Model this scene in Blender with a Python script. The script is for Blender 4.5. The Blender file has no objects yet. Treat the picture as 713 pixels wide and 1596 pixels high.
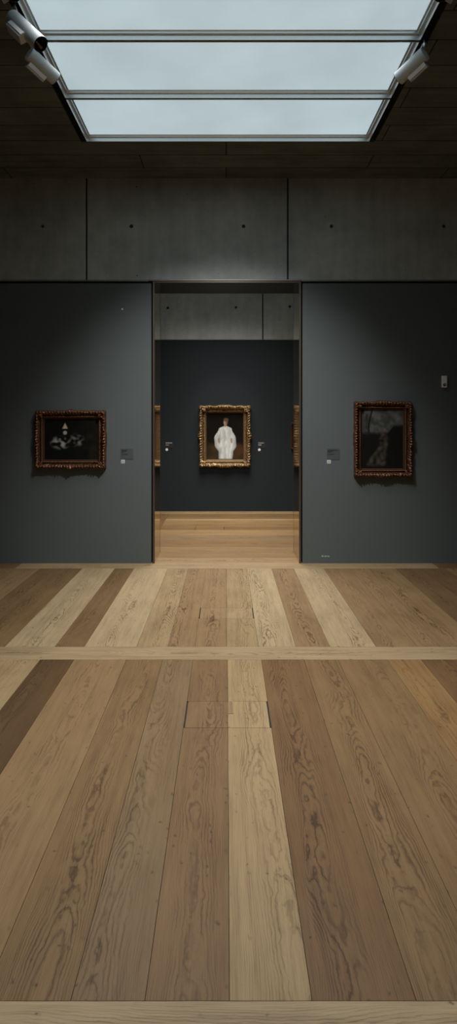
import bpy, bmesh, math, random
from mathutils import Vector, Matrix, noise

random.seed(7)
C = bpy.context.scene.collection
PI = math.pi

# ------------------------------------------------------------------ camera constants
F = 1000.0                      # focal length in pixels of the 713x1596 frame
VX, VY = 353.0, 660.0           # vanishing point of the room axis in the frame
EYE = 1.6
YW = EYE * F / (878 - VY)       # front face of the dividing wall  (7.34 m)
YJ = YW + 0.62                  # rear face of the dividing wall
YB = EYE * F / (797 - VY)       # back wall of the second room     (11.68 m)
HC = 4.404                      # ceiling height

def wx(px, Y): return (px - VX) * Y / F
def wz(py, Y): return EYE + (VY - py) * Y / F

# ------------------------------------------------------------------ material helpers
def lin(c):
    return tuple((v / 12.92 if v <= 0.04045 else ((v + 0.055) / 1.055) ** 2.4) for v in [x / 255.0 for x in c])

class NT:
    def __init__(self, name):
        self.m = bpy.data.materials.new(name)
        self.m.use_nodes = True
        self.t = self.m.node_tree
        self.b = self.t.nodes['Principled BSDF']
    def n(self, kind, **kw):
        nd = self.t.nodes.new(kind)
        for k, v in kw.items():
            setattr(nd, k, v)
        return nd
    def l(self, a, b): self.t.links.new(a, b)
    def val(self, sock, v):
        if hasattr(v, 'is_output') or isinstance(v, bpy.types.NodeSocket): self.l(v, sock)
        else: sock.default_value = v
    def math(self, op, a, b=None, c=None, clamp=False):
        nd = self.n('ShaderNodeMath', operation=op); nd.use_clamp = clamp
        self.val(nd.inputs[0], a)
        if b is not None: self.val(nd.inputs[1], b)
        if c is not None: self.val(nd.inputs[2], c)
        return nd.outputs[0]
    def comb(self, x, y, z):
        nd = self.n('ShaderNodeCombineXYZ')
        for i, v in enumerate((x, y, z)): self.val(nd.inputs[i], v)
        return nd.outputs[0]
    def noise(self, vec, scale=1, detail=2, rough=0.5, dist=0.0):
        nd = self.n('ShaderNodeTexNoise'); self.l(vec, nd.inputs['Vector'])
        nd.inputs['Scale'].default_value = scale; nd.inputs['Detail'].default_value = detail
        nd.inputs['Roughness'].default_value = rough; nd.inputs['Distortion'].default_value = dist
        return nd.outputs['Fac']
    def ramp(self, fac, stops, interp='LINEAR'):
        nd = self.n('ShaderNodeValToRGB'); self.l(fac, nd.inputs[0])
        nd.color_ramp.interpolation = interp
        while len(nd.color_ramp.elements) < len(stops): nd.color_ramp.elements.new(0.5)
        for e, (p, c) in zip(nd.color_ramp.elements, stops):
            e.position = p
            e.color = (c, c, c, 1) if isinstance(c, (int, float)) else (*c[:3], 1)
        return nd.outputs[0]
    def mix(self, fac, a, b, blend='MIX'):
        nd = self.n('ShaderNodeMix', data_type='RGBA', blend_type=blend)
        self.val(nd.inputs[0], fac)
        for s, v in ((nd.inputs[6], a), (nd.inputs[7], b)):
            if isinstance(v, tuple): s.default_value = (*v[:3], 1)
            else: self.l(v, s)
        return nd.outputs[2]
    def bump(self, h, strength=0.3, dist=0.005):
        nd = self.n('ShaderNodeBump'); nd.inputs['Strength'].default_value = strength
        nd.inputs['Distance'].default_value = dist
        self.l(h, nd.inputs['Height']); self.l(nd.outputs[0], self.b.inputs['Normal'])

def simple(name, col, rough=0.6, metal=0.0, var=0.06, scale=40, spec=0.5):
    k = NT(name)
    co = k.n('ShaderNodeTexCoord').outputs['Object']
    f = k.noise(co, scale, 3)
    c = k.mix(f, tuple(v * (1 - var) for v in col), tuple(min(1, v * (1 + var)) for v in col))
    k.l(c, k.b.inputs['Base Color'])
    k.b.inputs['Roughness'].default_value = rough
    k.b.inputs['Metallic'].default_value = metal
    k.b.inputs['Specular IOR Level'].default_value = spec
    return k.m

def mat_wood():
    k = NT('oak_planks')
    uv = k.n('ShaderNodeUVMap', uv_map='plank').outputs[0]
    at = k.n('ShaderNodeAttribute', attribute_name='tone')
    tone, seed = at.outputs['Color'], at.outputs['Alpha']
    se = k.n('ShaderNodeSeparateXYZ'); k.l(uv, se.inputs[0])
    u, v = se.outputs[0], se.outputs[1]
    sd = k.math('MULTIPLY', seed, 57.0)
    # grain strength differs from plank to plank
    gs = k.math('FRACT', k.math('MULTIPLY', seed, 13.37))
    # broad contour field, stretched along the plank
    p1 = k.comb(k.math('MULTIPLY', u, 6.0), k.math('MULTIPLY', v, 1.15), sd)
    n1 = k.noise(p1, 1.0, 1.6, 0.42, 0.35)
    p2 = k.comb(k.math('MULTIPLY', u, 60.0), k.math('MULTIPLY', v, 24.0), sd)
    n2 = k.noise(p2, 1.0, 2.5, 0.55)
    p2b = k.comb(k.math('MULTIPLY', u, 14.0), k.math('MULTIPLY', v, 7.0), sd)
    n2b = k.noise(p2b, 1.0, 2.0, 0.5)
    # heart line wanders along the board
    wand = k.noise(k.comb(3.7, k.math('MULTIPLY', v, 0.9), sd), 1.0, 1.0)
    uw = k.math('ADD', u, k.math('MULTIPLY_ADD', wand, 0.16, -0.08))
    uu = k.math('MULTIPLY', uw, uw)
    au = k.math('ABSOLUTE', uw)
    cnt = k.math('MULTIPLY_ADD', k.math('FRACT', k.math('MULTIPLY', seed, 7.91)), 9.0, 9.0)
    h = k.math('ADD', k.math('MULTIPLY', n1, cnt), k.math('MULTIPLY', uu, 720.0))
    h = k.math('ADD', h, k.math('MULTIPLY', n2, 0.9))
    h = k.math('ADD', h, k.math('MULTIPLY', n2b, 2.0))
    h = k.math('ADD', h, k.math('MULTIPLY', v, 1.3))
    fr = k.math('FRACT', h)
    ring = k.ramp(fr, [(0.0, 1.0), (0.10, 0.35), (0.40, 0.0), (0.70, 0.2), (0.92, 1.0)])
    msk = k.noise(k.comb(k.math('MULTIPLY', u, 9.0), k.math('MULTIPLY', v, 2.2), k.math('ADD', sd, 9.0)), 1.0, 3.0, 0.55)
    ring = k.math('MULTIPLY', ring, k.ramp(msk, [(0.32, 0.25), (0.60, 1.2)]))
    ring = k.math('MULTIPLY', ring, k.ramp(au, [(0.03, 1.0), (0.11, 0.55)]))
    # second, finer ring set
    fr2 = k.math('FRACT', k.math('MULTIPLY', h, 2.6))
    ring2 = k.ramp(fr2, [(0.0, 1.0), (0.35, 0.1), (0.75, 0.0), (1.0, 1.0)])
    # fibres and pores
    p3 = k.comb(k.math('MULTIPLY', u, 190.0), k.math('MULTIPLY', v, 6.0), sd)
    fib = k.noise(p3, 1.0, 3.0, 0.6)
    p4 = k.comb(k.math('MULTIPLY', u, 40.0), k.math('MULTIPLY', v, 1.2), sd)
    str_ = k.noise(p4, 1.0, 2.0, 0.5)
    p5 = k.comb(k.math('MULTIPLY', u, 5.0), k.math('MULTIPLY', v, 2.2), sd)
    blotch = k.noise(p5, 1.0, 3.0, 0.55)
    # knots
    vo = k.n('ShaderNodeTexVoronoi'); vo.feature = 'F1'
    pk = k.comb(k.math('MULTIPLY', u, 6.0), k.math('MULTIPLY', v, 4.2), sd)
    pw = k.noise(k.comb(k.math('MULTIPLY', u, 60.0), k.math('MULTIPLY', v, 40.0), sd), 1.0, 2.0)
    vadd = k.n('ShaderNodeVectorMath', operation='ADD'); k.l(pk, vadd.inputs[0])
    k.l(k.comb(k.math('MULTIPLY', pw, 0.16), k.math('MULTIPLY', pw, -0.14), 0.0), vadd.inputs[1])
    k.l(vadd.outputs[0], vo.inputs['Vector'])
    vs = k.n('ShaderNodeSeparateXYZ'); k.l(vo.outputs['Color'], vs.inputs[0])
    rare = k.math('GREATER_THAN', vs.outputs[0], 0.74)
    kn = k.math('MULTIPLY', k.ramp(vo.outputs['Distance'], [(0.0, 1.0), (0.06, 0.85), (0.13, 0.30), (0.26, 0.0)]), rare)
    amt = k.math('MULTIPLY_ADD', gs, 0.30, 0.55)
    dark = k.math('MULTIPLY', ring, amt)
    dark = k.math('ADD', dark, k.math('MULTIPLY', ring2, 0.13))
    dark = k.math('ADD', dark, k.math('MULTIPLY', k.math('SUBTRACT', fib, 0.5), 1.25))
    dark = k.math('ADD', dark, k.math('MULTIPLY', k.math('SUBTRACT', str_, 0.5), 0.95))
    dark = k.math('ADD', dark, k.math('MULTIPLY', k.math('SUBTRACT', blotch, 0.5), 0.9))
    dark = k.math('SUBTRACT', dark, 0.14)
    lo = k.mix(1.0, tone, (0.36, 0.30, 0.25), 'MULTIPLY')
    hi = k.mix(1.0, tone, (1.22, 1.25, 1.28), 'MULTIPLY')
    c1 = k.mix(k.math('MULTIPLY', dark, 1.0, clamp=True), tone, lo)
    c2 = k.mix(k.math('MULTIPLY', dark, -1.6, clamp=True), c1, hi)
    c3 = k.mix(k.math('MULTIPLY', kn, 0.85), c2, (0.035, 0.022, 0.013))
    k.l(c3, k.b.inputs['Base Color'])
    k.b.inputs['Roughness'].default_value = 0.55
    k.b.inputs['Specular IOR Level'].default_value = 0.3
    k.bump(k.math('MULTIPLY', dark, -1.0), 0.25, 0.0015)
    return k.m

def mat_concrete(name, base, mott=0.5, streak=0.22):
    k = NT(name)
    co = k.n('ShaderNodeTexCoord').outputs['Object']
    a = k.noise(co, 1.1, 5, 0.6)
    b = k.noise(co, 7.0, 5, 0.65)
    mp = k.n('ShaderNodeMapping'); mp.inputs['Scale'].default_value = (9, 9, 0.8); k.l(co, mp.inputs[0])
    s = k.noise(mp.outputs[0], 1.0, 3)
    vo = k.n('ShaderNodeTexVoronoi'); k.l(co, vo.inputs['Vector']); vo.inputs['Scale'].default_value = 9
    pore = k.ramp(vo.outputs['Distance'], [(0.0, 0.55), (0.045, 0.55), (0.07, 1.0)])
    f = k.math('ADD', k.math('MULTIPLY', k.math('SUBTRACT', a, 0.5), mott * 2), 1.0)
    f = k.math('ADD', f, k.math('MULTIPLY', k.math('SUBTRACT', b, 0.5), mott))
    f = k.math('ADD', f, k.math('MULTIPLY', k.math('SUBTRACT', s, 0.5), streak * 2))
    f = k.math('MULTIPLY', f, pore)
    c = k.mix(1.0, base, k.comb(f, f, f), 'MULTIPLY')
    k.l(c, k.b.inputs['Base Color'])
    k.b.inputs['Roughness'].default_value = 0.75
    k.b.inputs['Specular IOR Level'].default_value = 0.25
    k.bump(k.math('MULTIPLY', k.math('ADD', b, pore), 0.5), 0.15, 0.004)
    return k.m

def mat_board_ceiling():
    k = NT('board_marked_concrete')
    co = k.n('ShaderNodeTexCoord').outputs['Object']
    br = k.n('ShaderNodeTexBrick'); k.l(co, br.inputs['Vector'])
    br.inputs['Scale'].default_value = 1.0
    br.inputs['Brick Width'].default_value = 2.45; br.inputs['Row Height'].default_value = 0.335
    br.inputs['Mortar Size'].default_value = 0.006; br.inputs['Mortar Smooth'].default_value = 0.3
    br.inputs['Color1'].default_value = (0.135, 0.148, 0.128, 1)
    br.inputs['Color2'].default_value = (0.105, 0.116, 0.100, 1)
    br.inputs['Mortar'].default_value = (0.020, 0.016, 0.012, 1)
    br.offset = 0.37
    mp = k.n('ShaderNodeMapping'); mp.inputs['Scale'].default_value = (1.2, 14, 1); k.l(co, mp.inputs[0])
    g = k.noise(mp.outputs[0], 1.0, 5, 0.65)
    b = k.noise(co, 2.2, 4, 0.6)
    f = k.math('ADD', k.math('MULTIPLY', g, 0.9), k.math('MULTIPLY', b, 1.1))
    c = k.mix(1.0, br.outputs['Color'], k.comb(f, f, f), 'MULTIPLY')
    k.l(c, k.b.inputs['Base Color'])
    k.b.inputs['Roughness'].default_value = 0.8
    k.b.inputs['Specular IOR Level'].default_value = 0.2
    k.bump(g, 0.2, 0.004)
    return k.m

def mat_plaster(name, col):
    k = NT(name)
    co = k.n('ShaderNodeTexCoord').outputs['Object']
    a = k.noise(co, 0.9, 4, 0.6)
    b = k.noise(co, 60.0, 3, 0.6)
    f = k.math('ADD', k.math('MULTIPLY', a, 0.16), k.math('MULTIPLY_ADD', b, 0.08, 0.88))
    c = k.mix(1.0, col, k.comb(f, f, f), 'MULTIPLY')
    k.l(c, k.b.inputs['Base Color'])
    k.b.inputs['Roughness'].default_value = 0.7
    k.b.inputs['Specular IOR Level'].default_value = 0.25
    k.bump(b, 0.08, 0.002)
    return k.m

def mat_gilt(name, hi, lo, rough=0.38):
    k = NT(name)
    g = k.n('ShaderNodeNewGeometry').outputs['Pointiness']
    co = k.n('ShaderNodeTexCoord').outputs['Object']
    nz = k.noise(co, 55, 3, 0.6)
    f = k.math('ADD', k.ramp(g, [(0.42, 0.0), (0.56, 1.0)]), k.math('MULTIPLY', k.math('SUBTRACT', nz, 0.5), 0.8), clamp=True)  # pointiness colours in crevice shade together with gilt wear
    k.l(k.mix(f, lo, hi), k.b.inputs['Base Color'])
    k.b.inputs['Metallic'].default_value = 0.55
    k.b.inputs['Roughness'].default_value = rough
    k.bump(nz, 0.25, 0.004)
    return k.m

def mat_glow(col, strength):
    k = NT('frosted_luminous_glass')
    co = k.n('ShaderNodeTexCoord').outputs['Object']
    n = k.noise(co, 1.3, 3, 0.5)
    c = k.mix(k.ramp(n, [(0.3, 0.0), (0.7, 1.0)]), tuple(v * 0.9 for v in col), tuple(min(1, v * 1.08) for v in col))
    k.l(c, k.b.inputs['Emission Color'])
    k.b.inputs['Emission Strength'].default_value = strength
    k.b.inputs['Base Color'].default_value = (0.3, 0.32, 0.33, 1)
    k.b.inputs['Roughness'].default_value = 0.35
    return k.m

def mat_paint():
    k = NT('oil_paint')
    at = k.n('ShaderNodeAttribute', attribute_name='paint').outputs['Color']
    co = k.n('ShaderNodeTexCoord').outputs['Object']
    n = k.noise(co, 90, 3, 0.6)
    f = k.math('MULTIPLY_ADD', n, 0.5, 0.75)
    k.l(k.mix(1.0, at, k.comb(f, f, f), 'MULTIPLY'), k.b.inputs['Base Color'])
    k.b.inputs['Roughness'].default_value = 0.45
    k.b.inputs['Specular IOR Level'].default_value = 0.2
    k.bump(n, 0.2, 0.002)
    return k.m

M = dict(
    wood=mat_wood(),
    underlay=simple('dark_underlay', (0.006, 0.005, 0.005), 0.9),
    wall=mat_plaster('slate_plaster', (0.106, 0.122, 0.124)),
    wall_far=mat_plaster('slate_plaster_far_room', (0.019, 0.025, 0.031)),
    conc=mat_concrete('fair_faced_concrete', (0.410, 0.440, 0.430)),
    ceil=mat_board_ceiling(),
    black=simple('black_void', (0.004, 0.004, 0.004), 0.9),
    track=simple('black_track', (0.012, 0.011, 0.010), 0.45),
    brass=None,
    bronze_edge=simple('dark_bronze_edge', (0.13, 0.10, 0.075), 0.38, 0.6, 0.1),
    alu=simple('satin_aluminium', (0.80, 0.84, 0.85), 0.28, 0.75, 0.03),
    trim=simple('grey_metal_trim', (0.24, 0.24, 0.21), 0.4, 0.5),
    glow=mat_glow((0.42, 0.52, 0.56), 1.0),
    spotwhite=simple('light_grey_lacquer', (0.58, 0.63, 0.66), 0.45, 0.0, 0.03),
    spotdark=simple('dark_anodised_ring', (0.02, 0.019, 0.018), 0.35, 0.3),
    chrome=simple('polished_reflector', (0.22, 0.20, 0.19), 0.10, 1.0, 0.03),
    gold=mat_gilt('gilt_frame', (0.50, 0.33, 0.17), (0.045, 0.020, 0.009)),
    gold_shaded=mat_gilt('shaded_red_gilt_frame', (0.20, 0.090, 0.045), (0.018, 0.008, 0.005)),  # reddish gilt, its colour darkened for the weaker light on the side paintings
    slip=simple('gilt_slip', (0.30, 0.19, 0.09), 0.35, 0.6, 0.2, 120),
    slip_shaded=simple('shaded_gilt_slip', (0.12, 0.066, 0.036), 0.4, 0.5, 0.2, 120),  # slip colour darkened along with its frame for the weaker light
    paint=mat_paint(),
    plate=simple('grey_label_card', (0.066, 0.078, 0.079), 0.6),
    plate_far=simple('dark_label_card', (0.018, 0.020, 0.023), 0.6),
    ink=simple('dark_ink', (0.012, 0.013, 0.014), 0.7),
    pale=simple('pale_print', (0.42, 0.44, 0.45), 0.6),
    sticker=simple('pale_sticker', (0.60, 0.62, 0.61), 0.55),
    white=simple('white_plastic', (0.92, 0.92, 0.93), 0.4),
)
kb = NT('polished_bronze')
co_ = kb.n('ShaderNodeTexCoord').outputs['Object']
kb.l(kb.mix(kb.noise(co_, 3.0, 3), (0.50, 0.38, 0.22), (0.60, 0.46, 0.27)), kb.b.inputs['Base Color'])
kb.b.inputs['Metallic'].default_value = 1.0
kb.b.inputs['Roughness'].default_value = 0.06
M['brass'] = kb.m

# ------------------------------------------------------------------ geometry helpers
def obj(name, bm, mats, parent=None, smooth=False, loc=None):
    me = bpy.data.meshes.new(name)
    bm.normal_update()
    bm.to_mesh(me); bm.free()
    for m in (mats if isinstance(mats, (list, tuple)) else [mats]): me.materials.append(m)
    o = bpy.data.objects.new(name, me); C.objects.link(o)
    if smooth:
        for p in me.polygons: p.use_smooth = True
    if parent is not None: o.parent = parent
    if loc is not None: o.location = loc
    return o

def tag(o, label=None, cat=None, group=None, kind=None):
    if label: o['label'] = label
    if cat: o['category'] = cat
    if group: o['group'] = group
    if kind: o['kind'] = kind
    return o

def thing(name, label, cat, loc=(0, 0, 0), group=None):
    o = bpy.data.objects.new(name, None); C.objects.link(o); o.location = loc
    o.empty_display_size = 0.05
    return tag(o, label, cat, group)

def box(bm, x0, x1, y0, y1, z0, z1, mi=0):
    vs = [bm.verts.new((x, y, z)) for z in (z0, z1) for y in (y0, y1) for x in (x0, x1)]
    fs = []
    for q in ((0, 2, 3, 1), (4, 5, 7, 6), (0, 1, 5, 4), (2, 6, 7, 3), (0, 4, 6, 2), (1, 3, 7, 5)):
        f = bm.faces.new([vs[i] for i in q]); f.material_index = mi; fs.append(f)
    return fs

def bevel(bm, w, seg=2):
    bmesh.ops.bevel(bm, geom=bm.edges[:], offset=w, segments=seg, affect='EDGES', profile=0.5)

def struct(name, bm, mats, parent=None, smooth=False):
    o = obj(name, bm, mats, parent, smooth)
    if parent is None: o['kind'] = 'structure'
    return o

def revolve(bm, prof, axis_o, axis_d, n=40, mi=0):
    """prof: list of (distance along axis, radius)"""
    d = Vector(axis_d).normalized()
    a = d.orthogonal().normalized(); b = d.cross(a)
    o = Vector(axis_o); rings = []
    for (s, r) in prof:
        if r < 1e-6: rings.append([bm.verts.new(o + d * s)])
        else: rings.append([bm.verts.new(o + d * s + (a * math.cos(2 * PI * i / n) + b * math.sin(2 * PI * i / n)) * r) for i in range(n)])
    for r0, r1 in zip(rings, rings[1:]):
        for i in range(n):
            j = (i + 1) % n
            if len(r0) == 1 and len(r1) == 1: continue
            if len(r0) == 1: f = bm.faces.new((r0[0], r1[i], r1[j]))
            elif len(r1) == 1: f = bm.faces.new((r0[i], r1[0], r0[j]))
            else: f = bm.faces.new((r0[i], r1[i], r1[j], r0[j]))
            f.material_index = mi
    bmesh.ops.recalc_face_normals(bm, faces=bm.faces[:])

def obox(bm, c, ax, ay, az, sx, sy, sz):
    c = Vector(c); vs = []
    for k in (-1, 1):
        for j in (-1, 1):
            for i in (-1, 1):
                vs.append(bm.verts.new(c + ax * (i * sx / 2) + ay * (j * sy / 2) + az * (k * sz / 2)))
    for q in ((0, 2, 3, 1), (4, 5, 7, 6), (0, 1, 5, 4), (2, 6, 7, 3), (0, 4, 6, 2), (1, 3, 7, 5)):
        bm.faces.new([vs[i] for i in q])
    bmesh.ops.recalc_face_normals(bm, faces=bm.faces[:])

# ------------------------------------------------------------------ floor
FZ = -0.012
def new_floor_bm():
    bm = bmesh.new()
    uv = bm.loops.layers.uv.new('plank')
    tn = bm.loops.layers.float_color.new('tone')
    return bm, uv, tn

def plank(bmt, x0, x1, y0, y1, tone, seed, along='y', uc=None, gap=0.0009, zt=0.0):
    bm, uv, tn = bmt
    fs = box(bm, x0 + gap, x1 - gap, y0 + gap, y1 - gap, FZ + 0.004, zt)
    uc = ((x0 + x1) / 2 if along == 'y' else (y0 + y1) / 2) if uc is None else uc
    c = tuple(v * w for v, w in zip(lin(tone), (0.590, 0.568, 0.515)))
    for f in fs:
        for lp in f.loops:
            co = lp.vert.co
            lp[uv].uv = (co.x - uc, co.y) if along == 'y' else (co.y - uc, co.x)
            lp[tn] = (*c, seed)

LIGHT, LMID, MID, MDARK, DARK = (190, 164, 126), (166, 136, 99), (152, 122, 86), (140, 108, 74), (113, 86, 57)
REDD, ORANGE, GREY = (150, 119, 86), (172, 136, 92), (152, 126, 95)
FLIGHT, FLMID, FMID, FMDARK = (204, 181, 146), (186, 160, 123), (170, 140, 104), (146, 116, 83)
PALE = (201, 179, 146)
HATCH = [(-0.226, 0.238, 3.372, 3.695), (-0.226, 0.230, 5.263, 5.567)]
def run_planks(bmt, y0, y1, bounds, tones, offs, hatch=None):
    info = []
    for i in range(len(bounds) - 1):
        x0, x1 = bounds[i], bounds[i + 1]
        seed = ((i * 0.2137 + offs) % 1.0)
        t = tones[i]
        uc = (x0 + x1) / 2 + (((i * 37) % 11) / 11 - 0.5) * 0.12
        inh = hatch and x0 >= hatch[0] - 0.01 and x1 <= hatch[1] + 0.015
        if inh:
            plank(bmt, x0, x1, y0, hatch[2], t, seed, 'y', uc)
            plank(bmt, x0, x1, hatch[3], y1, t, seed, 'y', uc)
            info.append((x0, x1, t, seed, uc))
        else:
            plank(bmt, x0, x1, y0, y1, t, seed, 'y', uc)
    return info

fl = new_floor_bm()
XW = 4.2
nb = [-XW, -3.9, -3.62, -3.35, -3.1, -2.82, -2.55, -2.3, -2.05, -1.80, -1.55, -1.263, -1.032, -0.678, -0.432, -0.226, 0.009, 0.238, 0.527, 0.757, 1.095, 1.32, 1.60, 1.88, 2.14, 2.42, 2.7, 2.95, 3.2, 3.5, 3.78, XW]
rt = lambda: random.choice([LMID, MID, MDARK, REDD, MID])
nt = [rt() for _ in range(10)] + [LIGHT, DARK, LMID, MID, GREY, REDD, LIGHT, MDARK, MID, MID, ORANGE, MDARK] + [rt() for _ in range(9)]
near_info = run_planks(fl, 1.778, 4.348, nb, nt, 0.11, HATCH[0])
fb = nb[:9] + [-1.90, -1.59, -1.23, -1.018, -0.644, -0.42, -0.226, 0.003, 0.230, 0.50, 0.745, 1.075, 1.37, 1.57, 1.86] + nb[24:]
ft = [FMID, FMDARK, FMID, FMDARK, FMID, FMDARK, FMID, FMID, FMDARK, FMDARK, FLIGHT, FMDARK, FLIGHT, FLMID, FMID, FMID, FLMID, FLIGHT, FMID, FLIGHT, FMID, FMID, FMID, FMDARK] + [FMDARK, FMID] * 10
far_info = run_planks(fl, 4.598, 7.08, fb, ft, 0.43, HATCH[1])
bb = [-XW + 0.02] + [x + 0.1 for x in nb[1:-1]] + [XW]
run_planks(fl, -3.0, 1.53, bb, [rt() for _ in bb], 0.77)
# cross boards
def cross(y0, y1, cuts, tones, s0, x0=-XW, x1=XW):
    xs = [x0] + cuts + [x1]
    for i in range(len(xs) - 1):
        plank(fl, xs[i], xs[i + 1], y0, y1, tones[i % len(tones)], (s0 + i * 0.31) % 1.0, 'x')
cross(1.53, 1.778, [], [PALE], 0.15)
cross(4.348, 4.598, [-3.0, 2.9], [FMID, (194, 170, 136), FMID], 0.37)
cross(7.08, YW + 0.03, [-2.34, 2.36], [FMDARK, (196, 171, 135), FMDARK], 0.52)
# doorway and second room: boards run across
by = [YW + 0.03, 7.64, 8.33, 8.79, 9.20, 9.64, 9.94, 10.22, 10.60, 10.73, 11.35, YB]
bt = [(188, 160, 122), LMID, MID, GREY, LMID, MDARK, MID, LMID, (200, 172, 134), MID, LIGHT]  # narrow palest strip colours in a reflection off a plank edge
H3 = (-0.475, -0.03, 9.64, 9.94)
for i in range(len(by) - 1):
    s = (0.07 + i * 0.173) % 1.0
    y0, y1 = by[i], by[i + 1]
    # only within the portal while inside the wall thickness
    if y0 < YJ - 0.35: plank(fl, -0.9, 0.9, y0, y1, bt[i], s, 'x')
    elif y0 < 8.5: plank(fl, -1.008, XW, y0, y1, bt[i], s, 'x')
    elif i == 5:
        plank(fl, -1.008, H3[0], y0, y1, bt[i], s, 'x'); plank(fl, H3[1], XW, y0, y1, bt[i], s, 'x')
        far_board = (bt[i], s, (y0 + y1) / 2)
    else: plank(fl, -1.008 if i < 10 else -XW, XW, y0, y1, bt[i], s, 'x')
xs = [-XW, -3.6, -3.2, -2.75, -2.3, -1.85, -1.42, -1.008]
for i in range(len(xs) - 1):
    plank(fl, xs[i], xs[i + 1], 8.33 if i == 6 else 7.64, 11.35, [MDARK, REDD][i % 2], (0.3 + 0.19 * i) % 1, 'y')
box(fl[0], -XW - 0.1, XW + 0.1, -3.1, YB + 0.1, -0.1, FZ, 1)
struct('floor', fl[0], [M['wood'], M['underlay']])

# floor hatches (lids cut from the same planks)
def hatch_lid(h, pieces, label, flap=False, along='y'):
    x0, x1, y0, y1 = h
    b = new_floor_bm()
    g = 0.0075
    for (px0, px1, t, sd, uc) in pieces:
        a0 = max(px0, x0) + (g if px0 <= x0 + 0.02 else 0)
        a1 = min(px1, x1) - (g if px1 >= x1 - 0.02 else 0)
        t2 = tuple(min(255, v + 5) for v in t)
        plank(b, a0, a1, y0 + 0.0012, y1 - 0.0012, t2, sd, along, uc, 0.0006)
    o = obj('floor_hatch', b[0], M['wood'])
    tag(o, label, 'floor hatch', 'flush wooden floor hatches')
    for sx in (x0 + g / 2, x1 - g / 2):
        bm = bmesh.new(); box(bm, sx - g / 2 + 0.0008, sx + g / 2 - 0.0008, y0 + 0.004, y1 - 0.004, FZ, -0.004)
        e = obj('slot', bm, M['ink'], o); tag(e, 'dark narrow slot along the end of the hatch')
    if flap:
        b = new_floor_bm()
        plank(b, 0.012, 0.040, y1 - 0.160, y1 - 0.004, (176, 150, 115), 0.62, 'y', 0.0, 0.0, 0.0022)
        e = obj('cable_flap', b[0], M['wood'], o); tag(e, 'small paler wooden flap')
    return o
hatch_lid(HATCH[0], near_info, 'nearest flush wooden floor hatch with black end slots and a small flap', True)
hatch_lid(HATCH[1], far_info, 'flush wooden floor hatch between the cross board and the doorway')
hatch_lid(H3, [(H3[0], H3[1], far_board[0], far_board[1], far_board[2])], 'small floor hatch in the second room beyond the doorway, before the white figure painting', False, 'x')

# ------------------------------------------------------------------ room shell
HP = wz(438, YW)             # portal / dark wall height (3.23)
WT = wz(441.5, YW)
JX0, JX1 = wx(241.2, YW), wx(466.8, YW)     # clear opening
SX0, SX1 = wx(238.3, YW), wx(469.6, YW)     # bronze strip outer edges
GX0, GX1 = wx(236.0, YW), wx(472.0, YW)     # dark wall ends (shadow gap between)
for nm, x0, x1 in (('wall_back_left', -XW - 0.05, GX0), ('wall_back_right', GX1, XW + 0.05)):
    bm = bmesh.new(); box(bm, x0, x1, YW, YJ, -0.003, WT); bevel(bm, 0.002, 1)
    struct(nm, bm, M['wall'])
# concrete frieze above, in three panels separated by joints
J1, J2 = wx(135, YW), wx(449, YW)
bm = bmesh.new()
js = [-XW - 0.05, J1 - 2.3, J1, J2, J2 + 2.3, XW + 0.05]
for i in range(5):
    sub = bmesh.new(); box(sub, js[i] + 0.009, js[i + 1] - 0.009, YW - 0.004, YW + 0.2, HP + 0.008, HC + 0.02); bevel(sub, 0.004, 1)
    me = bpy.data.meshes.new('t'); sub.to_mesh(me); sub.free(); bm.from_mesh(me); bpy.data.meshes.remove(me)
n0 = len(bm.faces)
for f in box(bm, -XW - 0.05, XW + 0.05, YW + 0.006, YJ, HP + 0.03, HC + 0.02, 1): pass
frieze = struct('wall_back_upper', bm, [M['conc'], M['ink']])
def tie_hole(parent, x, y, z, r):
    bm = bmesh.new()
    revolve(bm, [(0.0, r * 1.5), (0.0025, r * 1.45), (0.003, r), (0.0005, r * 0.75), (0.0005, 0)], (x, y + 0.0005, z), (0, -1, 0), 24)
    for f in bm.faces:
        c = f.calc_center_median()
        f.material_index = 1 if (Vector((c.x - x, 0, c.z - z)).length < r * 0.97) else 0
    obj('tie_hole', bm, [M['conc'], M['ink']], parent, True)
for px, r in ((67, 0.017), (205, 0.022), (380, 0.020), (517, 0.019), (692, 0.018)): tie_hole(frieze, wx(px, YW), YW - 0.004, wz(353, YW), r)
for px, py in ((214, 430), (213, 291)): tie_hole(frieze, wx(px, YW), YW - 0.004, wz(py, YW), 0.007)
# slender metal trim at the foot of the concrete
for nm, x0, x1 in (('trim_1', -XW, SX0 - 0.05), ('trim_2', SX1 + 0.01, XW)):
    bm = bmesh.new(); box(bm, x0, x1, YW - 0.008, YW + 0.15, HP - 0.004, HP + 0.007); struct(nm, bm, M['trim'])

# bronze portal lining (door casing): polished faces, darker front edges
def lining(name, x0, x1, z0, z1, parent=None):
    bm = bmesh.new(); box(bm, x0, x1, YW + 0.010, YJ - 0.010, z0, z1)
    return obj(name, bm, M['brass'], parent)
portal = lining('door_1', SX0, JX0, 0.0005, HP - 0.006); tag(portal, kind='structure')
lining('door_jamb', JX1, SX1, 0.0005, HP - 0.006, portal)
lining('door_head', JX0 + 0.0005, JX1 - 0.0005, HP - 0.018, HP, portal)
for ya, yb in ((YW - 0.003, YW + 0.0098), (YJ - 0.0098, YJ + 0.003)):
    for x0, x1, z0, z1 in ((SX0, JX0 + 0.001, 0.0005, HP - 0.003), (JX1 - 0.001, SX1, 0.0005, HP - 0.003), (JX0 + 0.0015, JX1 - 0.0015, HP - 0.0185, HP - 0.003)):
        bm = bmesh.new(); box(bm, x0, x1, ya, yb, z0, z1); bevel(bm, 0.0015, 1)
        obj('edge_strip', bm, M['bronze_edge'], portal)
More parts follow.
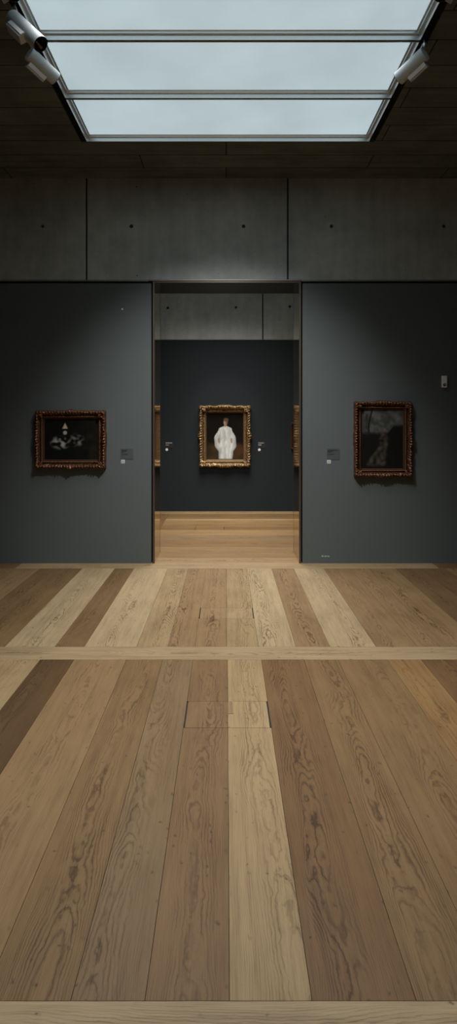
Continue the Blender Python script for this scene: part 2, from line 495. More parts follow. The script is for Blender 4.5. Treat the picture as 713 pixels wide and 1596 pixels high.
bm = bmesh.new(); box(bm, SX0 - 0.045, SX1 + 0.008, YW - 0.016, YW + 0.1, HP, HP + 0.017); bevel(bm, 0.003, 2)
obj('door_head_strip', bm, M['trim'], portal)

# second room
ZB = wz(530, YB)
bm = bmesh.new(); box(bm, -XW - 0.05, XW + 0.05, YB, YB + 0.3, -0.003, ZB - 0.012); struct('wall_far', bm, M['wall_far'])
bm = bmesh.new()
JB = wx(410, YB)
for x0, x1 in ((-XW - 0.05, JB - 2.3 - 0.012), (JB - 2.3 + 0.012, JB - 0.012), (JB + 0.012, JB + 2.3 - 0.012), (JB + 2.3 + 0.012, XW + 0.05)):
    box(bm, x0, x1, YB - 0.004, YB + 0.05, ZB + 0.012, HC + 0.02)
box(bm, -XW - 0.05, XW + 0.05, YB + 0.008, YB + 0.3, ZB + 0.03, HC + 0.02, 1)
ff = struct('wall_far_upper', bm, [M['conc'], M['ink']])
for px, py in ((262, 480), (368, 479), (452, 478)): tie_hole(ff, wx(px, YB), YB - 0.004, wz(py, YB), 0.022)
bm = bmesh.new(); box(bm, -XW, XW, YB - 0.010, YB + 0.2, ZB - 0.004, ZB + 0.011); struct('trim_3', bm, M['trim'])

# side and rear walls (outside the picture, close the rooms)
bm = bmesh.new(); box(bm, -XW - 0.3, -XW, -3.1, YB + 0.3, -0.003, HC + 0.02); struct('wall_left', bm, M['wall'])
bm = bmesh.new(); box(bm, XW, XW + 0.3, -3.1, YB + 0.3, -0.003, HC + 0.02); struct('wall_right', bm, M['wall'])
bm = bmesh.new(); box(bm, -XW - 0.3, XW + 0.3, -3.4, -3.1, -0.003, HC + 0.02); struct('wall_rear', bm, M['wall'])

# ceiling with opening for the skylight
SC = 0.016                       # skylight centre line
SHX = 1.408                      # half width of the frames
SY1 = 2804.0 / (VY - 220.7)      # far edge
MOD = 0.838; NM = 6
SY0 = SY1 - MOD * NM
SLOT = 0.055
def ceiling_slab(name, x0, x1, y0, y1, hole):
    bm = bmesh.new(); a, b, c, d = hole
    box(bm, x0, a, y0, y1, HC, HC + 0.25); box(bm, b, x1, y0, y1, HC, HC + 0.25)
    box(bm, a, b, y0, c, HC, HC + 0.25); box(bm, a, b, d, y1, HC, HC + 0.25)
    box(bm, a, b, c, d, HC + 0.16, HC + 0.25, 1)
    return struct(name, bm, [M['ceil'], M['black']])
HO = (SC - SHX - SLOT, SC + SHX + SLOT, SY0 - 0.02, SY1 + 0.012)
ceiling_slab('ceiling', -XW - 0.3, XW + 0.3, -3.4, YW + 0.1, HO)
HO2 = (-1.2, 1.2, 8.7, 10.95)
ceiling_slab('ceiling', -XW - 0.3, XW + 0.3, YW + 0.1, YB + 0.3, HO2)

# ------------------------------------------------------------------ skylight: framed luminous cassettes
def ring_frame(bm, x0, x1, y0, y1, prof):
    """prof: (inset, z) points swept round a rectangle with mitred corners"""
    loops = []
    for (t, z) in prof:
        loops.append([bm.verts.new(p) for p in ((x0 + t, y0 + t, z), (x1 - t, y0 + t, z), (x1 - t, y1 - t, z), (x0 + t, y1 - t, z))])
    for a, b in zip(loops, loops[1:]):
        for i in range(4):
            j = (i + 1) % 4
            bm.faces.new((a[i], b[i], b[j], a[j]))
    bmesh.ops.recalc_face_normals(bm, faces=bm.faces[:])

def skylight(name, label, xc, hx, y1, mod, n):
    root = thing(name, label, 'skylight' if label else None, (xc, y1 - mod * n / 2, HC))
    if not label: root['kind'] = 'structure'
    inv = Vector(root.location)
    for i in range(n):
        a, b = y1 - mod * (i + 1) + 0.011, y1 - mod * i - 0.011
        if i == 0: b = y1
        x0, x1 = xc - hx, xc + hx
        bm = bmesh.new()
        ring_frame(bm, x0, x1, a, b, [(0.0, HC + 0.08), (0.0, HC + 0.001), (0.002, HC), (0.005, HC), (0.009, HC + 0.031),
                                      (0.025, HC + 0.033), (0.027, HC + 0.035), (0.030, HC + 0.048), (0.042, HC + 0.050), (0.043, HC + 0.056), (0.052, HC + 0.056), (0.052, HC + 0.08)])
        bmesh.ops.translate(bm, verts=bm.verts[:], vec=-inv)
        obj('cassette_frame', bm, M['alu'], root)
        bm = bmesh.new(); box(bm, x0 + 0.0435, x1 - 0.0435, a + 0.0435, b - 0.0435, HC + 0.053, HC + 0.061)
        bmesh.ops.translate(bm, verts=bm.verts[:], vec=-inv)
        obj('glass_panel', bm, M['glow'], root)
    return root
skylight('skylight', 'large luminous skylight of frosted glass panels in silver frames', SC, SHX, SY1, MOD, NM)
skylight('window_1', None, 0.0, 1.18, 10.93, 0.74, 3)

# lighting tracks in the slots either side
TR = []
for sgn, side in ((-1, 'left'), (1, 'right')):
    xc = SC + sgn * (SHX + 0.030)
    bm = bmesh.new()
    ya, yb = SY0 + 0.02, SY1 - 0.01
    for (a, b, c, d) in ((-0.019, -0.014, 0, 0.035), (0.014, 0.019, 0, 0.035), (-0.019, 0.019, 0.03, 0.036), (-0.019, -0.009, 0, 0.004), (0.009, 0.019, 0, 0.004)):
        box(bm, xc + a, xc + b, ya, yb, HC + 0.004 + c, HC + 0.004 + d)
    o = obj('lighting_track', bm, M['track'])
    tag(o, 'black lighting track in the slot along the %s side of the skylight' % side, 'lighting track', 'lighting tracks')
    TR.append(xc)

# ------------------------------------------------------------------ track spotlights
def spotlight(rear, front, mount, side, label, fac=0.30):
    rear, front, mount = Vector(rear), Vector(front), Vector(mount)
    d = (front - rear).normalized(); L = (front - rear).length; R = 0.0515
    root = thing('track_spotlight', label, 'spotlight', tuple(mount), 'white track spotlights')
    o = -mount
    def fin(nm, bm, m, sm=True, par=root):
        bmesh.ops.translate(bm, verts=bm.verts[:], vec=o)
        ob = obj(nm, bm, m, par, False)
        if sm:
            for p in ob.data.polygons: p.use_smooth = True
            ob.data.set_sharp_from_angle(angle=math.radians(35))
        return ob
    bm = bmesh.new()
    s = L * 0.58
    revolve(bm, [(0, 0), (0, R * 0.93), (0.004, R * 0.985), (0.008, R), (s - 0.001, R), (s, R - 0.0012), (s + 0.001, R), (L - 0.004, R), (L, R * 0.985), (L, R * 0.90), (L - 0.075, R * 0.87)], rear, d, 48)
    body = fin('body', bm, M['spotwhite'])
    bm = bmesh.new()
    revolve(bm, [(L - 0.0005, R * 0.99), (L + 0.0025, R * 0.985), (L + 0.0025, R * 0.87), (L - 0.02, R * 0.84)], rear, d, 48)
    fin('front_ring', bm, M['spotdark'])
    bm = bmesh.new()
    revolve(bm, [(L - 0.012, R * 0.83), (L - 0.04, R * 0.6), (L - 0.072, R * 0.3), (L - 0.072, 0)], rear, d, 40)
    fin('reflector', bm, [M['chrome']])
    # driver box along the outer side
    az = Vector(side); az = (az - d * az.dot(d)).normalized(); ay = d.cross(az)
    c = rear + d * (L * 0.43) + az * (R * 0.98)
    bm = bmesh.new(); obox(bm, c + az * 0.012, d, ay, az, 0.150, 0.062, 0.046); bevel(bm, 0.003, 2)
    db = fin('driver_box', bm, M['spotwhite'], False)
    vw = Vector((0, 0, EYE)) - c; sg = 1 if vw.dot(ay) > 0 else -1
    bm = bmesh.new(); obox(bm, c + az * 0.006 + ay * (sg * 0.034), d, ay, az, 0.148, 0.008, 0.030); bevel(bm, 0.002, 1)  # added white plate: the box's skylit face put into colour
    fin('lit_face_plate', bm, M['white'], False, db)
    # stem and adapter
    hit = rear + d * (L * fac) - Vector((0, 0, 0))
    up = (mount - hit).normalized()
    bm = bmesh.new(); revolve(bm, [(R * 0.8, 0.0), (R * 0.8, 0.009), ((mount - hit).length - 0.03, 0.009), ((mount - hit).length - 0.03, 0)], hit, up, 16)
    fin('stem', bm, M['alu'])
    bm = bmesh.new(); revolve(bm, [(0.0, 0), (0, 0.011), (0.012, 0.017), (0.030, 0.017), (0.034, 0.009), (0.058, 0.009), (0.058, 0)], mount + Vector((0, 0, -0.055)), (0, 0, 1), 20)
    fin('track_adapter', bm, M['alu'])
    return root, d
tm = HC + 0.002
spotlight((-1.414, 4.234, 4.280), (-1.201, 4.150, 4.053), (TR[0], 4.30, tm), (-1, -0.35, -0.75), 'white track spotlight at upper left with its dark open end in view')
spotlight((-1.432, 4.650, 4.283), (-1.282, 4.820, 4.190), (TR[0], 4.70, tm), (-1, 0.0, -0.95), 'white track spotlight at left, second one in, pointing at the far wall')
spotlight((1.443, 4.650, 4.283), (1.295, 4.820, 4.190), (TR[1], 4.70, tm), (1, 0.0, -0.95), 'white track spotlight hanging beside the right edge of the skylight')
spotlight((-1.300, 3.920, 4.255), (-1.245, 3.740, 4.115), (TR[0], 3.97, tm), (-1, 0.0, -0.6), 'track spotlight cut off by the top left corner, facing the viewer')
spotlight((1.312, 3.920, 4.255), (1.257, 3.740, 4.115), (TR[1], 3.97, tm), (1, 0.0, -0.6), 'track spotlight cut off by the top right corner, facing the viewer')

# ------------------------------------------------------------------ framed paintings
def smooth(a, b, x):
    t = max(0.0, min(1.0, (x - a) / ((b - a) or 1e-6))); return t * t * (3 - 2 * t)
def mixc(a, b, t): return tuple(p + (q - p) * t for p, q in zip(a, b))
def blob(u, v, cu, cv, ru, rv, soft=0.35):
    return 1 - smooth(1 - soft, 1 + soft, math.hypot((u - cu) / ru, (v - cv) / rv))

def carved_frame(w, h, bw, dep, rich, seed):
    """ornate swept moulding; local x right, z up, y towards the wall (0 = wall), front at -dep"""
    bm = bmesh.new()
    T = [0.0, 0.02, 0.08, 0.15, 0.22, 0.30, 0.38, 0.46, 0.54, 0.62, 0.70, 0.76, 0.82, 0.88, 0.94, 1.0]
    def base(t):
        pts = [(0, 0.40), (0.05, 0.62), (0.16, 0.95), (0.28, 1.0), (0.40, 0.82), (0.55, 0.55), (0.68, 0.46), (0.76, 0.60), (0.85, 0.66), (0.92, 0.50), (1.0, 0.30)]
        for (a, p), (b, q) in zip(pts, pts[1:]):
            if t <= b: return p + (q - p) * smooth(a, b, t)
        return pts[-1][1]
    sides = [((-w / 2, -h / 2), (1, 0), (0, 1), w), ((w / 2, -h / 2), (0, 1), (-1, 0), h),
             ((w / 2, h / 2), (-1, 0), (0, -1), w), ((-w / 2, h / 2), (0, -1), (1, 0), h)]
    for si, (o, al, inn, L) in enumerate(sides):
        n = int(L / 0.0062); rows = []
        for i in range(n + 1):
            q = i / n
            row = []
            s0 = q * L
            dc = min(s0, L - s0); dm = abs(s0 - L / 2)
            corner = math.exp(-(dc / (bw * 0.95)) ** 2); mid = math.exp(-(dm / (bw * 0.8)) ** 2)
            per = L / max(1, round(L / (bw * 1.55)))
            wave = 0.5 + 0.5 * math.cos(2 * PI * s0 / per)
            fade = smooth(0, bw * 0.3, dc)
            out = rich * bw * (0.10 * wave * fade + 0.13 * mid - 0.03 * fade + 0.07 * math.sin(3.2 * 2 * PI * s0 / per) ** 2 * max(corner, mid) * fade)
            row.append((o[0] + al[0] * s0, o[1] + al[1] * s0, 0.0, 0.0))
            for t in T:
                e = t * bw - out * (1 - smooth(0, 0.45, t))
                s = t * bw + q * (L - 2 * t * bw)
                zh = base(t)
                m1 = smooth(0.02, 0.15, t) * (1 - smooth(0.45, 0.62, t))
                leaf = math.sin(2 * PI * s / (per * 0.25) + 5.5 * t) * math.sin(PI * t / 0.5)
                nz = noise.noise(Vector((s * 75, t * 9, seed + si * 7.1)))
                zh += rich * m1 * (0.16 * leaf * (0.5 + 0.5 * wave) + 0.26 * nz + 0.20 * max(corner, mid) + 0.05)
                bead = math.exp(-((t - 0.80) / 0.06) ** 2)
                zh += 0.16 * bead * math.cos(2 * PI * s / (bw * 0.16))
                zh += rich * 0.10 * smooth(0.5, 0.62, t) * (1 - smooth(0.68, 0.78, t)) * noise.noise(Vector((s * 120, t * 20, seed)))
                row.append((o[0] + al[0] * s + inn[0] * e, o[1] + al[1] * s + inn[1] * e, -dep * zh, t))
            row.append((row[-1][0], row[-1][1], -dep * 0.12, 1.0))
            rows.append([bm.verts.new((x, y, z)) for (x, z, y, t) in row])
        for a, b in zip(rows, rows[1:]):
            for j in range(len(a) - 1):
                bm.faces.new((a[j], b[j], b[j + 1], a[j + 1]))
    bmesh.ops.remove_doubles(bm, verts=bm.verts[:], dist=0.0002)
    bmesh.ops.recalc_face_normals(bm, faces=bm.faces[:])
    return bm

def scroll(cx, cz, sx, sz, size, dep):
    """acanthus-like corner scroll: a fan of tapering curled lobes"""
    bm = bmesh.new()
    for k in range(5):
        a0 = (k - 2) * 0.46
        pts = []
        for i in range(9):
            q = i / 8
            r = size * (0.10 + 0.72 * q) * (1 - 0.12 * abs(k - 2))
            a = PI / 4 + a0 * (0.35 + 0.9 * q) + 0.25 * math.sin(q * 3) * (1 if k < 2 else -1 if k > 2 else 0)
            pts.append((r * math.cos(a), r * math.sin(a), 0.013 * size / 0.1 * (math.sin(PI * min(1, q * 0.9 + 0.12)) * 0.8 + 0.35)))
        rings = []
        for (x, z, rad) in pts:
            rings.append([bm.verts.new((cx + sx * (x - size * 0.42) + rad * math.cos(t) * 0.9, -dep + 0.006 - rad * 0.8 * max(-0.4, math.sin(t)), cz + sz * (z - size * 0.42) + rad * math.cos(t) * 0.5)) for t in [2 * PI * j / 8 for j in range(8)]])
        for a, b in zip(rings, rings[1:]):
            for j in range(8): bm.faces.new((a[j], b[j], b[(j + 1) % 8], a[(j + 1) % 8]))
        bm.faces.new(rings[0]); bm.faces.new(rings[-1][::-1])
    bmesh.ops.recalc_face_normals(bm, faces=bm.faces[:])
    return bm

def painting(label, px0, px1, py0, py1, cx0, cx1, cy0, cy1, Y, dep, gold, slipm, art, seed, rich=1.0, xlim=None):
    x0, x1 = wx(px0, Y), (wx(px1, Y) if xlim is None else xlim)
    z1, z0 = wz(py0, Y), wz(py1, Y)
    bw = ((cx0 - px0) + (px1 - cx1 if xlim is None else cx0 - px0) + (cy0 - py0) + (py1 - cy1)) / 4 * Y / F
    w, h = x1 - x0, z1 - z0
    root = thing('framed_painting', label, 'painting', ((x0 + x1) / 2, Y - 0.001, (z0 + z1) / 2))
    bw2 = bw * 0.90
    fr = obj('frame', carved_frame(w, h, bw2, dep, rich, seed), gold, root, True)
    if rich > 0.5:
        for sx in (-1, 1):
            for sz in (-1, 1):
                c = obj('corner_ornament', scroll(sx * (w / 2 - bw * 0.42), sz * (h / 2 - bw * 0.42), sx, sz, bw * 1.05, dep * 1.02), gold, fr, True)
    # slip: narrow inner moulding
    iw, ih = w - 2 * bw2 + 0.004, h - 2 * bw2 + 0.004
    bm = bmesh.new()
    sw = bw * 0.12
    loops = []
    for (t, y) in ((0.0, -dep * 0.16), (0.0, -dep * 0.34), (sw * 0.4, -dep * 0.38), (sw, -dep * 0.24), (sw, -dep * 0.12)):
        loops.append([bm.verts.new(p) for p in ((-iw / 2 + t, y, -ih / 2 + t), (iw / 2 - t, y, -ih / 2 + t), (iw / 2 - t, y, ih / 2 - t), (-iw / 2 + t, y, ih / 2 - t))])
    for a, b in zip(loops, loops[1:]):
        for i in range(4): bm.faces.new((a[i], a[(i + 1) % 4], b[(i + 1) % 4], b[i]))
    bmesh.ops.recalc_face_normals(bm, faces=bm.faces[:])
    obj('inner_slip', bm, slipm, root)
    # painted canvas, finely divided, colour per vertex
    cw, ch = iw - 2 * sw + 0.004, ih - 2 * sw + 0.004
    nx, nz = int(72 * cw / max(cw, ch)) * 2, int(72 * ch / max(cw, ch)) * 2
    bm = bmesh.new(); cl = bm.verts.layers.float_color.new('paint')
    g = []
    for j in range(nz + 1):
        r = []
        for i in range(nx + 1):
            u, v = i / nx, j / nz
            vert = bm.verts.new(((u - 0.5) * cw, -dep * 0.15, (v - 0.5) * ch))
            vert[cl] = (*art(u, v), 1); r.append(vert)
        g.append(r)
    for j in range(nz):
        for i in range(nx): bm.faces.new((g[j][i], g[j][i + 1], g[j + 1][i + 1], g[j + 1][i]))
    box(bm, -cw / 2 - 0.02, cw / 2 + 0.02, -dep * 0.11, -0.004, -ch / 2 - 0.02, ch / 2 + 0.02)
    obj('canvas', bm, M['paint'], root)
    return root

def art_robe(u, v):
    """plain stand-in: a pale draped shape on a dark ground"""
    n = noise.noise(Vector((u * 5, v * 5, 1.3))); n2 = noise.noise(Vector((u * 26, v * 8, 4.0)))
    c = (0.006, 0.005, 0.004)
    gnd = smooth(0.40, 0.24, v) * (0.75 + 0.6 * n)
    c = mixc(c, (0.055, 0.036, 0.013), max(0, min(1, gnd)))
    c = mixc(c, (0.09, 0.03, 0.014), 0.7 * blob(u, v, 0.86, 0.22, 0.10, 0.12, 0.6))
    # robe: shoulders, widening sleeves, long skirt
    hw = 0.0
    if v < 0.74:
        hw = 0.155 if v > 0.68 else 0.0
        hw = 0.175 * smooth(0.745, 0.66, v) + 0.115 * smooth(0.66, 0.46, v) - 0.095 * smooth(0.30, 0.16, v) - 0.01 * smooth(0.14, 0.0, v)
    cx = 0.515 + 0.012 * math.sin(v * 9)
    d = abs(u - cx)
    if v < 0.75 and v > 0.015:
        k = smooth(hw + 0.012, hw - 0.012, d)
        fold = max(0.0, min(1.0, 0.5 + 0.35 * math.sin((u - cx) * (52 - 22 * v) + 3.0 * n2 + 2.0 * n) + 0.6 * n2))
        wht = mixc((0.40, 0.44, 0.46), (0.82, 0.84, 0.82), max(0, min(1, 0.35 + 0.65 * fold + 0.4 * n)))
        wht = mixc(wht, (0.17, 0.19, 0.20), 0.75 * smooth(hw * 0.55, hw, d) * smooth(0.6, 0.35, v) * (0.6 + 0.4 * fold))
        c = mixc(c, wht, k)
    for sgn in (-1, 1):
        c = mixc(c, (0.34, 0.20, 0.13), 0.85 * blob(u, v, cx + sgn * 0.17, 0.41, 0.028, 0.06, 0.4))
    c = mixc(c, (0.38, 0.25, 0.17), blob(u, v, cx - 0.005, 0.745, 0.035, 0.05, 0.3))
    c = mixc(c, (0.42, 0.29, 0.20), blob(u, v, cx - 0.005, 0.80, 0.055, 0.062, 0.2))
    c = mixc(c, (0.10, 0.06, 0.045), 0.7 * blob(u, v, cx + 0.03, 0.80, 0.03, 0.06, 0.6))
    c = mixc(c, (0.16, 0.10, 0.06), blob(u, v, cx + 0.005, 0.855, 0.066, 0.038, 0.3))
    return tuple(max(0.002, x) for x in c)

def art_night(u, v):
    """plain stand-in: almost black still scene with a few pale touches"""
    n = noise.noise(Vector((u * 6, v * 6, 9.0))); n2 = noise.noise(Vector((u * 13, v * 12, 2.0)))
    c = (0.0045, 0.005, 0.0045)
    c = mixc(c, (0.016, 0.013, 0.008), smooth(0.55, 0.95, u) * (0.5 + n))
    c = mixc(c, (0.52, 0.44, 0.28), smooth(0.012, -0.012, abs(u - 0.385) - 0.05 * (0.90 - v) / 0.14) * smooth(0.75, 0.77, v) * smooth(0.91, 0.89, v))
    c = mixc(c, (0.36, 0.36, 0.34), blob(u, v, 0.385, 0.66, 0.035, 0.045, 0.4))
    c = mixc(c, (0.34, 0.34, 0.31), 1.3 * max(0, min(0.75, 0.25 + n2 * 1.3)) * blob(u, v, 0.30, 0.42, 0.15, 0.13, 0.5))
    c = mixc(c, (0.20, 0.20, 0.185), max(0, min(1, 0.2 + n2 * 1.3)) * blob(u, v, 0.60, 0.48, 0.12, 0.13, 0.5))
    return tuple(max(0.002, x) for x in c)

def art_dusk(u, v):
    """plain stand-in: dim cloudy sky over dark ground with a brown mass"""
    n = noise.noise(Vector((u * 4, v * 7, 3.0))); n2 = noise.noise(Vector((u * 11, v * 16, 5.0)))
    sky = mixc((0.050, 0.054, 0.052), (0.15, 0.147, 0.138), max(0, min(1, 0.30 + 0.9 * n + 0.6 * n2)))
    edge = 0.60 + 0.13 * smooth(0.60, 0.80, u) + 0.04 * n
    c = mixc((0.008, 0.008, 0.007), sky, smooth(edge - 0.03, edge + 0.04, v))
    # slender trunk and foliage at the left
    c = mixc(c, (0.010, 0.010, 0.008), 0.95 * smooth(0.030, 0.012, abs(u - 0.22 - 0.05 * math.sin(v * 7))) * smooth(0.45, 0.55, v))
    c = mixc(c, (0.014, 0.015, 0.011), max(0, min(0.9, 0.4 + 1.6 * n2)) * smooth(0.24, 0.10, u) * smooth(0.5, 0.6, v))
    # dim robed mass, widening towards the ground
    cx = 0.53 - 0.18 * smooth(0.45, 0.05, v)
    hw = 0.105 + 0.13 * smooth(0.40, 0.05, v) - 0.05 * smooth(0.5, 0.62, v)
    d = abs(u - cx)
    if v < 0.62: c = mixc(c, (0.070, 0.060, 0.046), smooth(hw + 0.035, hw - 0.045, d) * max(0, min(1, 0.55 + 0.9 * n2)) * smooth(0.02, 0.08, v) * smooth(0.62, 0.58, v))
    c = mixc(c, (0.10, 0.078, 0.058), 0.9 * blob(u, v, 0.49, 0.655, 0.050, 0.042, 0.35))
    return tuple(max(0.002, x) for x in c)

def art_brown(u, v):
    n = noise.noise(Vector((u * 5, v * 5, 3.0)))
    return tuple(max(0.002, x * (1 + n)) for x in (0.012, 0.010, 0.008))

painting('very dark landscape-format painting in a carved red-gold frame on the left wall', 57, 166, 640, 729.5, 71.5, 154.8, 654, 717, YW, 0.075, M['gold_shaded'], M['slip_shaded'], art_night, 1.7)
painting('upright dark outdoor painting in a carved red-gold frame on the right wall', 551.6, 640.8, 626, 742.4, 564.4, 627.6, 638, 730.5, YW, 0.075, M['gold_shaded'], M['slip_shaded'], art_dusk, 5.2)
painting('painting of a white-robed figure in an ornate gilt frame, seen through the doorway', 311, 390.6, 632.5, 727.6, 322.8, 378.8, 643.4, 717.2, YB, 0.095, M['gold'], M['slip'], art_robe, 9.4)
painting('small brown-framed picture half hidden behind the right edge of the doorway', 453.9, 470, 659, 699.7, 457.2, 466, 662.2, 696.5, YB, 0.06, M['gold_shaded'], M['slip_shaded'], art_brown, 12.0, 0.3, 1.56)

# ------------------------------------------------------------------ labels, stickers, small wall fittings
def pbox(px0, px1, py0, py1, Y, y_off, t):
    bm = bmesh.new()
    box(bm, wx(px0, Y), wx(px1, Y), Y - y_off - t, Y - y_off, wz(py1, Y), wz(py0, Y))
    return bm
def words(bm, lines, Y, y0, t=0.0006):
    """lines: (px start, py top, py bottom, list of word widths in px)"""
    for (px, a, b, ws) in lines:   # each word a raised dash
        x = px
        for w in ws:
            box(bm, wx(x, Y), wx(x + w, Y), Y - y0 - t, Y - y0, wz(b, Y), wz(a, Y)); x += w + 0.25
def wall_label(px0, px1, py0, py1, Y, plate, ink, lines, label):
    bm = pbox(px0, px1, py0, py1, Y, 0.0, 0.004); bevel(bm, 0.001, 1)
    o = obj('wall_label', bm, plate); tag(o, label, 'label', 'picture labels')
    for ln in lines:
        bm = bmesh.new(); words(bm, [ln], Y, 0.004); obj('text_line', bm, ink, o)
wall_label(188.2, 208, 699.3, 715.8, YW, M['plate'], M['ink'],
           [(190, 701.0, 702.2, [2.6, 3.6, 2.4]), (190, 702.7, 703.7, [3.2, 3.4]), (190, 704.2, 705.2, [2.4, 1.3]), (190, 707.4, 708.6, [4.2, 3.0, 2.0])],
           'grey label card with dark lettering beside the left dark painting')
wall_label(510.1, 529.7, 699.3, 716.6, YW, M['plate'], M['ink'],
           [(511.2, 701.0, 702.3, [4.2, 3.3, 5.2, 2.2]), (511.2, 702.8, 703.8, [3.4, 4.5]), (511.2, 704.3, 705.3, [3.2, 2.4]), (511.2, 707.4, 708.5, [4.4, 3.2, 2.4])],
           'grey label card with dark lettering left of the right dark painting')
wall_label(258.0, 270.2, 688.6, 698.4, YB, M['plate_far'], M['pale'],
           [(258.6, 689.8, 691.0, [3.0, 3.6, 2.8]), (258.6, 693.0, 694.0, [2.2, 2.4])],
           'dark label with pale lettering on the far wall, left of the white figure painting')
wall_label(402.4, 414.0, 688.6, 698.4, YB, M['plate_far'], M['pale'],
           [(403.0, 689.9, 691.0, [2.6, 3.2, 2.2]), (403.0, 692.8, 694.2, [2.0, 2.4])],
           'dark label with pale lettering on the far wall, right of the white figure painting')
def arc(bm, cx, cz, r0, r1, a0, a1, y, t, n=14):
    vs = []
    for i in range(n + 1):
        a = a0 + (a1 - a0) * i / n
        vs.append([bm.verts.new((cx + r * math.cos(a), yy, cz + r * math.sin(a))) for r in (r0, r1) for yy in (y, y - t)])
    for p, q in zip(vs, vs[1:]):
        for i, j in ((0, 1), (1, 3), (3, 2), (2, 0)): bm.faces.new((p[i], p[j], q[j], q[i]))
    for e in (vs[0], vs[-1]): bm.faces.new((e[0], e[1], e[3], e[2]))
    bmesh.ops.recalc_face_normals(bm, faces=bm.faces[:])
for (a, b, c, d, lab) in ((188.9, 194.8, 716.6, 722.3, 'small pale square audio sticker below the left label card'),
                          (510.1, 516.1, 716.9, 722.5, 'small pale square audio sticker below the right label card')):
    bm = pbox(a, b, c, d, YW, 0.0, 0.003); bevel(bm, 0.0008, 1)
    o = obj('wall_sticker', bm, M['sticker']); tag(o, lab, 'sticker', 'audio stickers')
    cx, cz = wx((a + b) / 2, YW), wz((c + d) / 2, YW)
    bm = bmesh.new(); arc(bm, cx, cz - 0.003, 0.007, 0.0105, 0, PI, YW - 0.003, 0.0006)
    for s in (-1, 1): box(bm, cx + s * 0.0095 - 0.003, cx + s * 0.0095 + 0.003, YW - 0.0036, YW - 0.003, cz - 0.012, cz - 0.002)
    obj('headphone_symbol', bm, M['ink'], o)
for (px, py, lab) in ((260.2, 700.8, 'small white round sticker below the far left label'), (404.6, 701.0, 'small white round sticker below the far right label')):
    bm = bmesh.new(); revolve(bm, [(0, 0.025), (0.003, 0.0245), (0.004, 0.022), (0.004, 0)], (wx(px, YB), YB, wz(py, YB)), (0, -1, 0), 28)
    o = obj('round_wall_sticker', bm, M['white']); tag(o, lab, 'sticker', 'round stickers')
# climate sensor
root = thing('wall_sensor', 'small white sensor box high on the right wall', 'sensor', (wx(692.4, YW), YW, wz(595, YW)))
inv = Vector(root.location)
bm = pbox(688.4, 696.3, 585.8, 604.2, YW, 0.0, 0.032); bevel(bm, 0.005, 3); bmesh.ops.translate(bm, verts=bm.verts[:], vec=-inv)
obj('housing', bm, M['white'], root)
bm = bmesh.new(); arc(bm, 0.0, wz(600.4, YW) - inv.z, 0.0135, 0.0205, -0.35, PI + 0.2, -0.0318, 0.002, 24); obj('dial_ring', bm, M['ink'], root)
bm = bmesh.new(); revolve(bm, [(0, 0.0125), (0.002, 0.0115), (0.003, 0)], (-0.002, -0.0318, wz(601.0, YW) - inv.z), (0, -1, 0), 24); obj('dial', bm, M['plate'], root)
# tiny white fitting and lettering
bm = bmesh.new(); revolve(bm, [(0, 0.010), (0.006, 0.0095), (0.009, 0.006), (0.010, 0)], (wx(190.6, YW), YW, wz(482, YW)), (0, -1, 0), 20)
o = obj('wall_button', bm, M['white'], smooth=True); tag(o, 'tiny white round fitting high on the left wall', 'wall fitting')
bm = bmesh.new()
for x, w, a, b in ((501.7, 1.1, 865.5, 868.1), (503.1, 1.4, 865.7, 868.0), (505.0, 0.5, 866.9, 868.1), (506.4, 1.0, 865.9, 868.1), (507.7, 1.2, 865.7, 868.0), (509.5, 0.6, 866.3, 868.1), (510.9, 0.7, 865.7, 868.0), (512.2, 1.6, 866.2, 868.1)):
    box(bm, wx(x, YW), wx(x + w, YW), YW - 0.0012, YW, wz(b, YW), wz(a, YW))
o = obj('wall_lettering', bm, M['pale']); tag(o, 'tiny pale lettering low on the right wall just above the floor', 'lettering')

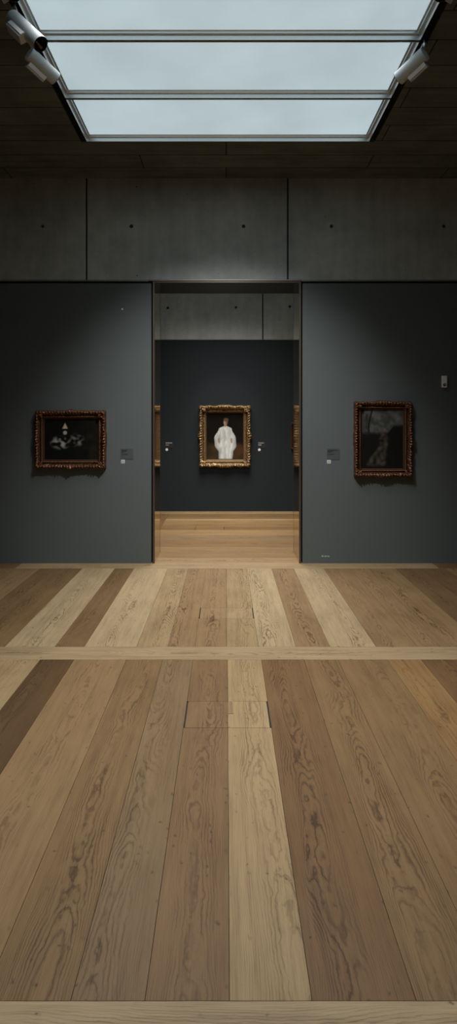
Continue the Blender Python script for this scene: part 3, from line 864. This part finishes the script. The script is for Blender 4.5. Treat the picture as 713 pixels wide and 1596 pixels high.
# ------------------------------------------------------------------ lights
def area(name, loc, sx, sy, power, col, spread, rot=(0, 0, 0)):
    l = bpy.data.lights.new(name, 'AREA'); l.shape = 'RECTANGLE'; l.size = sx; l.size_y = sy
    l.energy = power * 1.67; l.color = col; l.spread = math.radians(spread)
    o = bpy.data.objects.new(name, l); C.objects.link(o); o.location = loc; o.rotation_euler = rot
    return o
def spot(name, loc, target, power, col, angle, blend=0.6, rad=0.03):
    l = bpy.data.lights.new(name, 'SPOT'); l.energy = power * 1.67; l.color = col
    l.spot_size = math.radians(angle); l.spot_blend = blend; l.shadow_soft_size = rad
    o = bpy.data.objects.new(name, l); C.objects.link(o); o.location = loc
    o.rotation_euler = (Vector(target) - Vector(loc)).to_track_quat('-Z', 'Y').to_euler()
    return o
area('skylight_lamp', (SC, (SY0 + 0.5 + SY1) / 2, HC - 0.012), 2 * SHX - 0.3, SY1 - SY0 - 0.7, 55, (1.0, 0.99, 0.96), 94)
area('far_skylight_lamp', (0, 9.82, HC - 0.012), 2.1, 2.0, 58, (1.0, 0.95, 0.86), 94)
spot('spot_lamp', (0.0, 4.7, 4.33), (0.0, YW, 0.80), 250, (1.0, 0.99, 0.97), 74, 1.0, 0.10)
spot('spot_lamp', (-0.25, 9.2, 4.25), (-0.02, YB, 1.40), 40, (1, 0.92, 0.80), 30, 0.6, 0.04)

w = bpy.data.worlds.new('dim_world'); bpy.context.scene.world = w; w.use_nodes = True
w.node_tree.nodes['Background'].inputs[0].default_value = (0.5, 0.55, 0.6, 1)
w.node_tree.nodes['Background'].inputs[1].default_value = 0.01

# ------------------------------------------------------------------ camera
cam = bpy.data.cameras.new('camera'); co = bpy.data.objects.new('camera', cam); C.objects.link(co)
co.location = (0, 0, EYE); co.rotation_euler = (PI / 2, 0, 0)
cam.sensor_fit = 'VERTICAL'; cam.sensor_height = 36.0; cam.lens = 36.0 * F / 1596.0
cam.shift_x = (356.5 - VX) / 1596.0; cam.shift_y = -(798.0 - VY) / 1596.0
cam.clip_start = 0.02
sc = bpy.context.scene
sc.camera = co
sc.view_settings.view_transform = 'Standard'
sc.view_settings.look = 'None'
sc.view_settings.exposure = 0.0
sc.view_settings.gamma = 1.0
sc.cycles.use_denoising = True
sc.cycles.max_bounces = 10
sc.cycles.sample_clamp_indirect = 4.0
